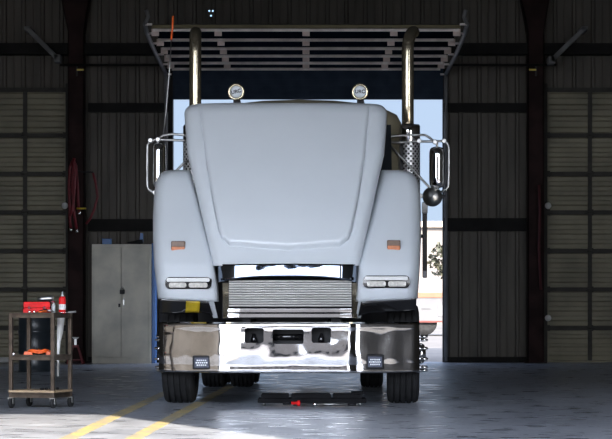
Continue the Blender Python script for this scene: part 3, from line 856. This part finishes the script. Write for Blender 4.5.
# red tool case
D = 22.75; s_ = D / F
tc_ = empty('tool_case', (WX(37, D), D, ZS), math.radians(4), label='red plastic tool case lying on the top shelf of the cart', cat='tool case')
cbx = MB(); cbx.rbox(-.125, .125, -.07, .07, 0, .05, .01); cbx.build('case_base', 'red', tc_)
cbl = MB(); cbl.rbox(-.122, .122, -.07, .07, .053, .108, .012)
for z in (.065, .082, .096): cbl.rbox(-.11, .11, -.074, -.068, z - .004, z + .004, .003)
cbl.build('case_lid', 'red', tc_)
for x in (-.07, .07): MB().rbox(x - .012, x + .012, -.077, -.069, .038, .066, .004).build('catch', 'dark_red', tc_)
# spray can
D = 22.72
can = empty('spray_can', (WX(62.3, D), D, ZS), 0, label='red and white aerosol can standing at the right end of the cart top', cat='spray can')
MB().lathe([(.030, 0), (.033, .004), (.033, .135), (.030, .145), (.022, .158)], n=28).build('can_body', 'red', can)
MB().lathe([(.0334, .035), (.0334, .085)], n=28, caps=False).build('can_label', 'white', can)
nz = MB(); nz.lathe([(.013, .155), (.013, .175), (.007, .178), (.007, .20), (.004, .203)], n=14); nz.build('nozzle', 'clear', can)
# pliers with orange handles
D = 22.62
pl = empty('pliers', (WX(45, D), D, ZS + .006), .3, label='pliers with orange and black grips lying before the red tool case', cat='pliers')
a = MB().tube([(-.07, -.02, .004), (-.03, -.012, .012), (.02, 0, .02)], .008, 8).build('grip', 'orange', pl)
a = MB().tube([(-.07, .02, .004), (-.03, .014, .02), (.02, 0, .03)], .008, 8).build('grip', 'black_metal', pl)
MB().tube([(.02, 0, .022), (.05, .004, .02), (.085, 0, .01)], .01, 8, radii=[.008, .013, .004]).build('jaw', 'steel', pl)
# sockets
for k, (px, dd) in enumerate(((29.5, 22.66), (34.3, 22.65))):
    so = MB().lathe([(.010, 0), (.013, .002), (.013, .026), (.010, .028), (.007, .028), (.007, .01)], n=16).build('wrench_socket', 'chrome', loc=(WX(px, dd), dd, ZS))
    tag(so, ('leftmost small steel socket standing on the cart top before the red case', 'small steel socket just right of the leftmost one on the cart top')[k], 'socket')
# air tool behind the case
D = 22.92
im = empty('impact_wrench', (WX(47, D), D, ZS), 0, label='grey pneumatic impact wrench lying behind the red tool case', cat='impact wrench')
MB().tube([(-.09, 0, .135), (-.05, 0, .135), (.04, 0, .14), (.06, 0, .14)], .03, 14, radii=[.012, .026, .03, .022]).build('wrench_body', 'steel', im)
MB().tube([(.015, 0, .12), (.03, 0, .06), (.035, 0, 0)], .02, 10).build('handle', 'black_metal', im)
# bottle-like cylinder between case and can
D = 22.78
jb = empty('grease_gun', (WX(53.5, D), D, ZS), 0, label='small clear spray bottle between the tool case and the aerosol can', cat='bottle')
jb.name = 'spray_bottle'
MB().lathe([(.018, 0), (.02, .004), (.02, .07), (.009, .09), (.009, .10)], n=18).build('bottle_body', 'clear', jb)
MB().rbox(-.02, .012, -.008, .008, .10, .118, .004).build('trigger_head', 'dark_red', jb)
# screwdriver sticking out to the right
D = 22.62
sd = empty('screwdriver', (WX(68, D), D, ZS + .012), 0, label='screwdriver lying across the right corner of the cart top', cat='screwdriver')
MB().tube([(.0, .0, .0), (.03, 0, .0), (.075, 0, .004)], .01, 10, radii=[.007, .011, .009]).build('grip', 'brace_grey', sd)
MB().tube([(-.11, 0, -.005), (.0, 0, 0)], .003, 8).build('shank', 'chrome', sd)
# orange clamps on the middle shelf
ZM = .488
D = 22.76
cl = empty('jumper_cables', (WX(39.5, D), D, ZM + .003), 0, label='orange coiled jumper cables heaped on the middle shelf of the cart', cat='cable')
pts = []
for k in range(60):
    a = k / 60 * 4 * PI; pts.append((.10 * math.cos(a) + .01 * math.sin(3 * a), .07 * math.sin(a), .012 + .012 * (k / 20) + .006 * math.sin(5 * a)))
MB().tube(pts, .009, 8).build('cable', 'orange', cl)
pts2 = [(-.14 + .28 * k / 20, -.05 + .02 * math.sin(k), .012 + .004 * math.sin(2 * k)) for k in range(21)]
MB().tube(pts2, .009, 8).build('black_cable', 'black_metal', cl)
for x in (-.10, .11):
    g_ = MB(); g_.hexa([(x - .04, -.085, .005), (x + .045, -.09, .005), (x + .045, -.065, .005), (x - .04, -.065, .005), (x - .03, -.083, .035), (x + .04, -.085, .025), (x + .04, -.07, .025), (x - .03, -.07, .035)])
    g_.build('clamp', 'orange', cl)
sk = MB().lathe([(.011, 0), (.014, .002), (.014, .03), (.011, .032)], n=14).build('wrench_socket', 'chrome', loc=(WX(13.6, 22.62), 22.62, ZM)); tag(sk, 'steel socket at the left end of the cart middle shelf', 'socket')
# small dark fittings on the wooden board
for k, (px, r_) in enumerate(((42, .022), (46.5, .018), (51, .02), (57.5, .016))):
    D = 22.66 + .03 * k
    o_ = MB(); o_.lathe([(r_ * .5, 0), (r_, .004), (r_, .014), (r_ * .6, .022), (r_ * .3, .022)], n=14)
    o_ = o_.build('pipe_fitting', 'black_metal', loc=(WX(px, D), D, .167))
    tag(o_, ('black pipe fitting on the cart bottom board, leftmost of four', 'black pipe fitting on the cart bottom board, second from left', 'black pipe fitting on the cart bottom board, just left of the rightmost', 'black pipe fitting on the cart bottom board, rightmost of four')[k], 'pipe fitting')
# pale funnel with a long neck hanging behind the cart
D = 23.2
fn = empty('long_funnel', (WX(60, D), D, .28), 0, label='pale grey long-necked funnel hanging at the back of the cart', cat='funnel')
MB().tube([(-.02, 0, 0), (-.018, 0, .2), (-.012, 0, .33), (.0, 0, .42), (.012, 0, .60)], .03, 16, radii=[.010, .012, .018, .030, .036]).build('funnel_body', M['white'], fn)
MB().tube([(.012, 0, .58), (.012, 0, .62), (-.0, -.11, .62)], .004, 6).build('hook', 'steel', fn)

# ---- oil drum
D = 35.3
dr = empty('oil_drum', (WX(36, D), D, 0), 0, label='dark blue-black steel drum on the floor behind the tool cart', cat='drum')
r = .25
prof = [(r - .01, 0), (r + .006, 0), (r + .006, .02), (r, .025)]
for z in (.29, .58): prof += [(r, z - .03), (r + .012, z - .01), (r + .012, z + .01), (r, z + .03)]
prof += [(r, .83), (r + .006, .835), (r + .006, .85), (r - .01, .85), (r - .015, .835), (.001, .835)]
MB().lathe(prof, n=40, caps=False).build('drum_shell', 'drum', dr)
MB().lathe([(.03, .835), (.03, .85), (.02, .852)], (.14, 0, 0), n=14).build('bung', 'steel', dr)

# ---- steel cupboard
D = 40.15
cab_ = empty('storage_cabinet', (WX(121.4, D), D, 0), 0, label='tall grey-green steel two-door storage cabinet against the back wall', cat='cabinet')
w = 58.8 * D / F / 2; ht = 1.97
cbd = MB(); cbd.box(-w, w, .015, .5, .0, ht); cbd.box(-w, w, -.01, .015, 0, .10); cbd.box(-w, w, -.01, .015, ht - .05, ht)
cbd.box(-w, -w + .03, -.01, .015, .1, ht - .05); cbd.box(w - .03, w, -.01, .015, .1, ht - .05)
cbd.build('body', 'cabinet', cab_)
for s in (-1, 1):
    a, b = (-w + .034, -.004) if s < 0 else (.004, w - .034)
    dd = MB().box(a, b, -.018, .012, .105, ht - .055).build('door', 'cabinet', cab_, bevel=.004)
    if s > 0:
        MB().rbox(.03, .055, -.045, -.018, .94, 1.08, .008).build('handle', 'steel', dd)
    else:
        MB().rbox(-.05, -.015, -.03, -.018, .93, .99, .006).build('keeper', 'black_metal', dd)
pk_ = empty('padlock', W(122.2, 291, D - .05), 0, label='dark padlock hanging on the grey cabinet doors', cat='padlock')
MB().rbox(-.04, .04, -.02, .02, -.05, .02, .012).build('lock_body', 'black_metal', pk_)
MB().tube([(-.022, 0, .02), (-.022, 0, .05), (0, 0, .07), (.022, 0, .05), (.022, 0, .02)], .007, 8).build('shackle', 'steel', pk_)
# blue locker just right
D2 = 40.3
lk = empty('locker', (WX(153.2, D2), D2, 0), 0, label='narrow bright blue metal locker between grey cabinet and truck', cat='locker')
wl = (153.2 - 151.8) * D2 / F
MB().box(-wl, wl + .01, 0, .45, 0, 1.99).build('body', 'blue', lk)
MB().box(-wl + .006, wl, -.015, 0, .05, 1.95).build('door', 'blue', lk, bevel=.003)
# things on top of the cabinet
D = 40.3
tb = empty('parts_box', (WX(107, D), D, ht), 0, label='small blue plastic parts box on top of the grey cabinet', cat='box')
MB().rbox(-.075, .075, -.06, .06, 0, .075, .008).build('box_body', 'blue', tb); MB().rbox(-.08, .08, -.065, .065, .077, .095, .006).build('lid', 'blue', tb)
dr_ = empty('power_drill', (WX(137, D), D, ht), 0, label='dark power drill lying on top of the grey cabinet', cat='drill')
MB().tube([(-.16, 0, .03), (-.05, 0, .035), (.05, 0, .045), (.10, 0, .05)], .03, 12, radii=[.012, .028, .04, .04]).build('drill_body', 'black_metal', dr_)
MB().hexa([(.04, -.02, .04), (.10, -.02, .04), (.10, .02, .04), (.04, .02, .04), (.06, -.02, .19), (.10, -.02, .18), (.10, .02, .18), (.06, .02, .19)]).build('handle', 'blue', dr_)

# ---- red jack stand by the column
D = 39.9
js = empty('jack_stand', (WX(75.5, D), D, 0), 0, label='red steel jack stand on the floor at the left column', cat='jack stand')
m_ = MB()
for sx in (-1, 1):
    for sy in (-1, 1):
        m_.hexa([(sx * .13 - .015, sy * .11 - .015, 0), (sx * .13 + .015, sy * .11 - .015, 0), (sx * .13 + .015, sy * .11 + .015, 0), (sx * .13 - .015, sy * .11 + .015, 0),
                 (sx * .035 - .012, sy * .035 - .012, .30), (sx * .035 + .012, sy * .035 - .012, .30), (sx * .035 + .012, sy * .035 + .012, .30), (sx * .035 - .012, sy * .035 + .012, .30)])
m_.box(-.11, .11, -.10, .10, .06, .075); m_.box(-.05, .05, -.05, .05, .27, .31)
m_.build('base', 'dark_red', js)
MB().box(-.018, .018, -.018, .018, .28, .42).build('ratchet_bar', 'steel', js)
MB().hexa([(-.03, -.02, .41), (.03, -.02, .41), (.03, .02, .41), (-.03, .02, .41), (-.06, -.025, .44), (.06, -.025, .44), (.06, .025, .44), (-.06, .025, .44)]).build('saddle', 'steel', js)

# ---- red air hose hanging on the left column
D = 40.57
hz = empty('air_hose', W(76, 172, D), 0, label='dark red air hose looped over a bracket on the left steel column', cat='hose')
o_ = Vector(hz.location); R_ = lambda pts, d=D: [W(x, y, d) - o_ for x, y in pts]
hs_ = MB()
for j, (pl_) in enumerate(([(73, 160), (70, 168), (69, 185), (69.5, 205), (70, 222), (71, 229)], [(73, 160), (76, 166), (77.5, 185), (78, 200), (79, 212)],
             [(74, 158), (73, 170), (72.5, 190), (74, 212), (76.5, 229)], [(72, 162), (75, 175), (74, 195), (72, 210), (70, 216)], [(93, 173), (96, 185), (97.5, 197), (94, 210), (90, 219), (86, 224)])):
    hs_ = MB(); hs_.tube(R_(pl_, D - .03 * j), .024 if j < 4 else .02, 8); hs_.build('hose_length', 'dark_red', hz)
MB().tube(R_([(72, 171), (84, 172), (93, 172), (93.5, 175)]), .012, 8).build('bracket_arm', 'black_metal', hz)
for p in ((71, 229.5), (79.5, 213), (77, 231)):
    MB().tube(R_([(p[0], p[1] - 1.5), (p[0], p[1] + 1.5)], D - .12), .024, 10).build('coupling', 'chrome', hz)
p_ = W(79, 208.5, D - .12) - o_
MB().tube([p_ + Vector((-.04, 0, 0)), p_ + Vector((.12, 0, 0))], .014, 8).build('air_valve', 'yellow', hz)
for k, (px, s) in enumerate(((77, 1), (536, -1))):
    v = empty('shutoff_valve', W(px, 70, DW - .42), 0, label=('yellow-handled shutoff valve high on the left steel column', 'yellow-handled shutoff valve high on the right steel column')[k], cat='valve')
    MB().box(-.015, .015, -.03, 0, -.10, .06).build('valve_body', 'strut_dark', v); MB().box(min(0, s * .12), max(0, s * .12), -.04, -.03, -.015, .015).build('handle', 'yellow', v)
D = 40.45
rh = MB().tube([W(539, 185, D), W(540, 210, D), W(539, 250, D), W(541, 290, D)], .022, 8).build('hanging_hose', 'hose_dark')
tag(rh, 'dark red hose hanging down the right steel column', 'hose')
# pale bar standing in for the daylight gap under the left door
pp = MB().tube([(-6.4, 40.6, .05), (WX(9, 40.6), 40.6, .05)], .045, 14).build('daylight_gap_bar', 'white'); tag(pp, 'pale bar standing in for the daylight gap under the left roll-up door', 'pipe')

pinh = empty('daylight_pinholes', W(211, 13, DW - .15), 0, label='tiny cluster of three glowing dots for daylight pinholes high on the back wall', cat='light')
MB().box(-.05, .05, 0, .12, -.06, .055).build('housing', 'wall_metal', pinh)
for dx, dz in ((-.03, .035), (.03, .035), (0, -.045)):
    MB().lathe([(.016, 0), (.014, -.01), (.002, -.012)], (dx, 0, dz), 'y', 10).build('lamp', 'pinhole_glow', pinh)  # emissive dots standing for daylight pinholes in the wall

# ---- creeper on the floor beneath the bumper
D = 23.25
cr = empty('mechanic_creeper', (WX(312, D), D, 0), 0, label='low black mechanics creeper on the floor beneath the truck bumper', cat='creeper')
hl = 54 * D / F
MB().rbox(-hl, hl, -.20, .22, .028, .070, .01).build('frame', 'pad', cr)
for a, b in ((-hl + .03, -.22), (-.20, .18), (.20, hl - .04)):
    MB().rbox(a, b, -.18, .20, .071, .112, .015).build('pad', 'pad', cr)
MB().rbox(hl - .14, hl - .02, -.16, .18, .113, .13, .008).build('headrest', 'pad', cr)
for x in (-hl + .06, -hl / 3, hl / 3, hl - .06):
    for y in (-.16, .18):
        c_ = MB().lathe([(.018, -.012), (.024, -.008), (.024, .008), (.018, .012)], (x, y, .024), 'x', 14).build('caster', 'steel', cr)
fl_ = empty('flashlight', (WX(296.5, 23.02), 23.02, 0), 0, label='red-capped flashlight on the floor before the creeper', cat='flashlight')
MB().tube([(-.05, 0, .03), (.0, 0, .03), (.01, 0, .03), (.035, 0, .03)], .025, 14, radii=[.014, .014, .026, .028]).build('lamp_body', 'red', fl_)
MB().tube([(-.13, 0, .03), (-.05, 0, .03)], .015, 12).build('grip', 'black_metal', fl_)
tr_ = empty('torque_wrench', (WX(335, 23.0), 23.0, .0), 0, label='long steel torque wrench on the floor along the creeper', cat='wrench')
MB().tube([(-.18, 0, .02), (.12, 0, .02)], .008, 8).build('shaft', 'steel', tr_); MB().tube([(.12, 0, .02), (.2, 0, .02)], .014, 10).build('grip', 'black_metal', tr_)
MB().lathe([(.01, 0), (.022, .004), (.022, .034), (.01, .038)], (-.19, 0, 0), n=14).build('ratchet_head', 'chrome', tr_)

# ================================================================== outside
gr = MB().box(-90, 90, -70, Y0 - .3, -.2, -.01); gr.box(-90, 90, DW + .4, 220, -.2, -.01); gr.box(-90, XL - .3, Y0 - .3, DW + .4, -.2, -.01); gr.box(XR + .3, 90, Y0 - .3, DW + .4, -.2, -.01)
tag(gr.build('yard_ground', 'ground'), kind='structure')
# cream building far behind
D = 125
b1 = empty('warehouse', (14, D, 0), 0, label='pale cream low warehouse far beyond the rear opening', cat='building')
MB().box(-16, 22, 0, 20, 0, 5.0).build('wall', 'cream', b1); MB().box(-16.3, 22.3, -.3, 20.3, 5.0, 5.3).build('roof', 'tan_wall', b1)
for k in range(9): MB().box(-14 + 4 * k, -12.4 + 4 * k, -.08, 0, 1.6, 2.9).build('window', 'dark_glass', b1)
# tree
tr = empty('yard_tree', (6.0, 104, 0), 0, label='sparse green tree before the cream warehouse outside', cat='tree')
MB().tube([(0, 0, 0), (.1, 0, 1.2), (0, 0, 2.6)], .12, 8, radii=[.14, .1, .06]).build('trunk', 'bark', tr)
lf = MB()
for k in range(420):
    a, b_, r = random.random() * 2 * PI, math.acos(2 * random.random() - 1), .5 + .5 * random.random()
    c = Vector((.8 * r * math.sin(b_) * math.cos(a), .8 * r * math.sin(b_) * math.sin(a), 2.9 + .8 * r * math.cos(b_)))
    u = Vector((random.uniform(-1, 1), random.uniform(-1, 1), random.uniform(-1, 1))).normalized() * .14; v = u.cross(Vector((random.uniform(-1, 1), random.uniform(-1, 1), 1))).normalized() * .08
    lf.add([c - u, c - v, c + u, c + v], [(0, 1, 2, 3)])
lf.build('foliage', 'leaf', tr)
# white flatbed trailer with orange stripe
D = 78
tl = empty('parked_trailer', (6.0, D, 0), 0, label='white trailer with orange top rail parked outside the rear opening', cat='trailer')
MB().box(-3.5, 5.5, 0, 2.4, .45, 1.25).build('body', 'trailer_white', tl)
MB().box(-3.5, 5.5, -.03, 0, 1.22, 1.38).build('top_rail', 'trailer_orange', tl)
MB().box(-3.5, 5.5, -.03, 0, .42, .48).build('bottom_rail', 'trailer_red', tl)
for k in range(16): MB().box(-3.4 + .55 * k, -3.1 + .55 * k, -.03, 0, .62 + .12 * (k % 3), .86 + .12 * (k % 2)).build('side_panel', ('brace_grey', 'trailer_red', 'cream')[k % 3], tl)
for x in (-2.2, -1.2, 3.4, 4.4): MB().lathe([(.2, -.1), (.4, -.1), (.42, 0), (.4, .1), (.2, .1)], (x, .2, .42), 'y', 24).build('wheel', 'rubber', tl)
cg = MB(); cg.tube([(3.2, 52, .30), (9, 52, .30)], .03, 8)
for x in (3.2, 6, 9): cg.tube([(x, 52, 0), (x, 52, .33)], .03, 8)
tag(cg.build('pipe_rail', 'black_metal'), 'low dark pipe rail standing in the yard behind the building', 'railing')
# unseen tan building added in front of the garage for the chrome to reflect
b2 = empty('reflection_building', (0, -32, 0), 0, label='unseen tan building added across the yard for the chrome to reflect', cat='building')
MB().box(-9, 9, -10, 0, 0, 8).build('wall', 'tan_wall', b2); MB().box(-9.4, 9.4, -10.4, .4, 8, 8.4).build('roof', 'brace_grey', b2)
for k in range(4): MB().box(-7.5 + 4.2 * k, -5.2 + 4.2 * k, 0, .06, 1.2, 3.2).build('window', 'dark_glass', b2)

# ================================================================== camera, light, world
cam_d = bpy.data.cameras.new('camera'); cam = bpy.data.objects.new('camera', cam_d); COL.objects.link(cam)
cam.location = (0, 0, H); cam.rotation_euler = (PI / 2, 0, 0)
cam_d.sensor_width = 36; cam_d.lens = F / 612 * 36; cam_d.shift_y = (CY - 219.5) / 612
cam_d.clip_start = .1; cam_d.clip_end = 600
scene.camera = cam

SKY_BACK, SKY_SUN = .50, 6.5
AZ = math.radians(23.5); EL = math.radians(28.0)
sun_d = bpy.data.lights.new('sun', 'SUN'); sun_d.energy = 9.5; sun_d.angle = math.radians(.6); sun_d.color = (1, .88, .74)
sun = bpy.data.objects.new('sun', sun_d); COL.objects.link(sun)
dirv = Vector((-math.sin(AZ) * math.cos(EL), math.cos(AZ) * math.cos(EL), -math.sin(EL)))
sun.rotation_euler = dirv.to_track_quat('-Z', 'Y').to_euler()

w = bpy.data.worlds.new('sky'); scene.world = w; w.use_nodes = True
nt = w.node_tree; bg = nt.nodes['Background']
N = nt.nodes; L = nt.links
tc = N.new('ShaderNodeTexCoord'); sep = N.new('ShaderNodeSeparateXYZ'); L.new(tc.outputs['Generated'], sep.inputs[0])
# elevation gradient: pale horizon to deeper blue
er = N.new('ShaderNodeValToRGB'); er.color_ramp.elements[0].position = 0.0; er.color_ramp.elements[0].color = (.62, .78, 1.0, 1)
er.color_ramp.elements[1].position = .7; er.color_ramp.elements[1].color = (.30, .50, .95, 1)
L.new(sep.outputs['Z'], er.inputs['Fac'])
# thin bright cloud
cn = N.new('ShaderNodeTexNoise'); cn.inputs['Scale'].default_value = 2.2; cn.inputs['Detail'].default_value = 7; L.new(tc.outputs['Generated'], cn.inputs['Vector'])
cr_ = N.new('ShaderNodeMapRange'); cr_.inputs['From Min'].default_value = .45; cr_.inputs['From Max'].default_value = .65; cr_.inputs['To Max'].default_value = .55
L.new(cn.outputs['Fac'], cr_.inputs['Value'])
mx = N.new('ShaderNodeMix'); mx.data_type = 'RGBA'; L.new(cr_.outputs[0], mx.inputs['Factor']); L.new(er.outputs[0], mx.inputs[6]); mx.inputs[7].default_value = (.95, .96, 1.0, 1)

# brighter towards the sun
dt = N.new('ShaderNodeVectorMath'); dt.operation = 'DOT_PRODUCT'; L.new(tc.outputs['Generated'], dt.inputs[0]); dt.inputs[1].default_value = tuple(-dirv)
mr = N.new('ShaderNodeMapRange'); mr.interpolation_type = 'SMOOTHSTEP'; mr.inputs['From Min'].default_value = -.6; mr.inputs['From Max'].default_value = 1.0
mr.inputs['To Min'].default_value = SKY_BACK; mr.inputs['To Max'].default_value = SKY_SUN
m3 = N.new('ShaderNodeMapRange'); m3.interpolation_type = 'SMOOTHSTEP'; m3.inputs['From Min'].default_value = -.5; m3.inputs['From Max'].default_value = .6
m3.inputs['To Max'].default_value = .42; L.new(dt.outputs['Value'], m3.inputs['Value'])
mx2 = N.new('ShaderNodeMix'); mx2.data_type = 'RGBA'; L.new(m3.outputs[0], mx2.inputs['Factor']); L.new(mx.outputs[2], mx2.inputs[6]); mx2.inputs[7].default_value = (1.0, .93, .86, 1)
L.new(mx2.outputs[2], bg.inputs['Color'])
L.new(dt.outputs['Value'], mr.inputs['Value']); L.new(mr.outputs[0], bg.inputs['Strength'])

def portal(x0, x1, y, z0, z1, face):
    ld = bpy.data.lights.new('doorway_portal', 'AREA'); ld.shape = 'RECTANGLE'; ld.size = x1 - x0; ld.size_y = z1 - z0
    ld.cycles.is_portal = True
    o = bpy.data.objects.new('doorway_portal', ld); COL.objects.link(o)
    o.location = ((x0 + x1) / 2, y, (z0 + z1) / 2); o.rotation_euler = (PI / 2 * face, 0, 0)
portal(XL + .6, JX, Y0 - .25, 0, ZOP, 1)      # light enters along +y
portal(7.6, XR, Y0 - .25, 0, ZOP, 1)
portal(OPL, OPR, DW + .25, 0, WZ(99.5, DW), -1)

vs = scene.view_settings; vs.view_transform = 'Standard'; vs.look = 'None'; vs.exposure = 0.9; vs.gamma = 1; vs.use_curve_mapping = False
cy = scene.cycles
cy.use_denoising = True
try: cy.denoiser = 'OPENIMAGEDENOISE'
except Exception: pass
cy.max_bounces = 8; cy.diffuse_bounces = 4; cy.glossy_bounces = 5; cy.sample_clamp_indirect = 8
cy.caustics_reflective = False; cy.caustics_refractive = False
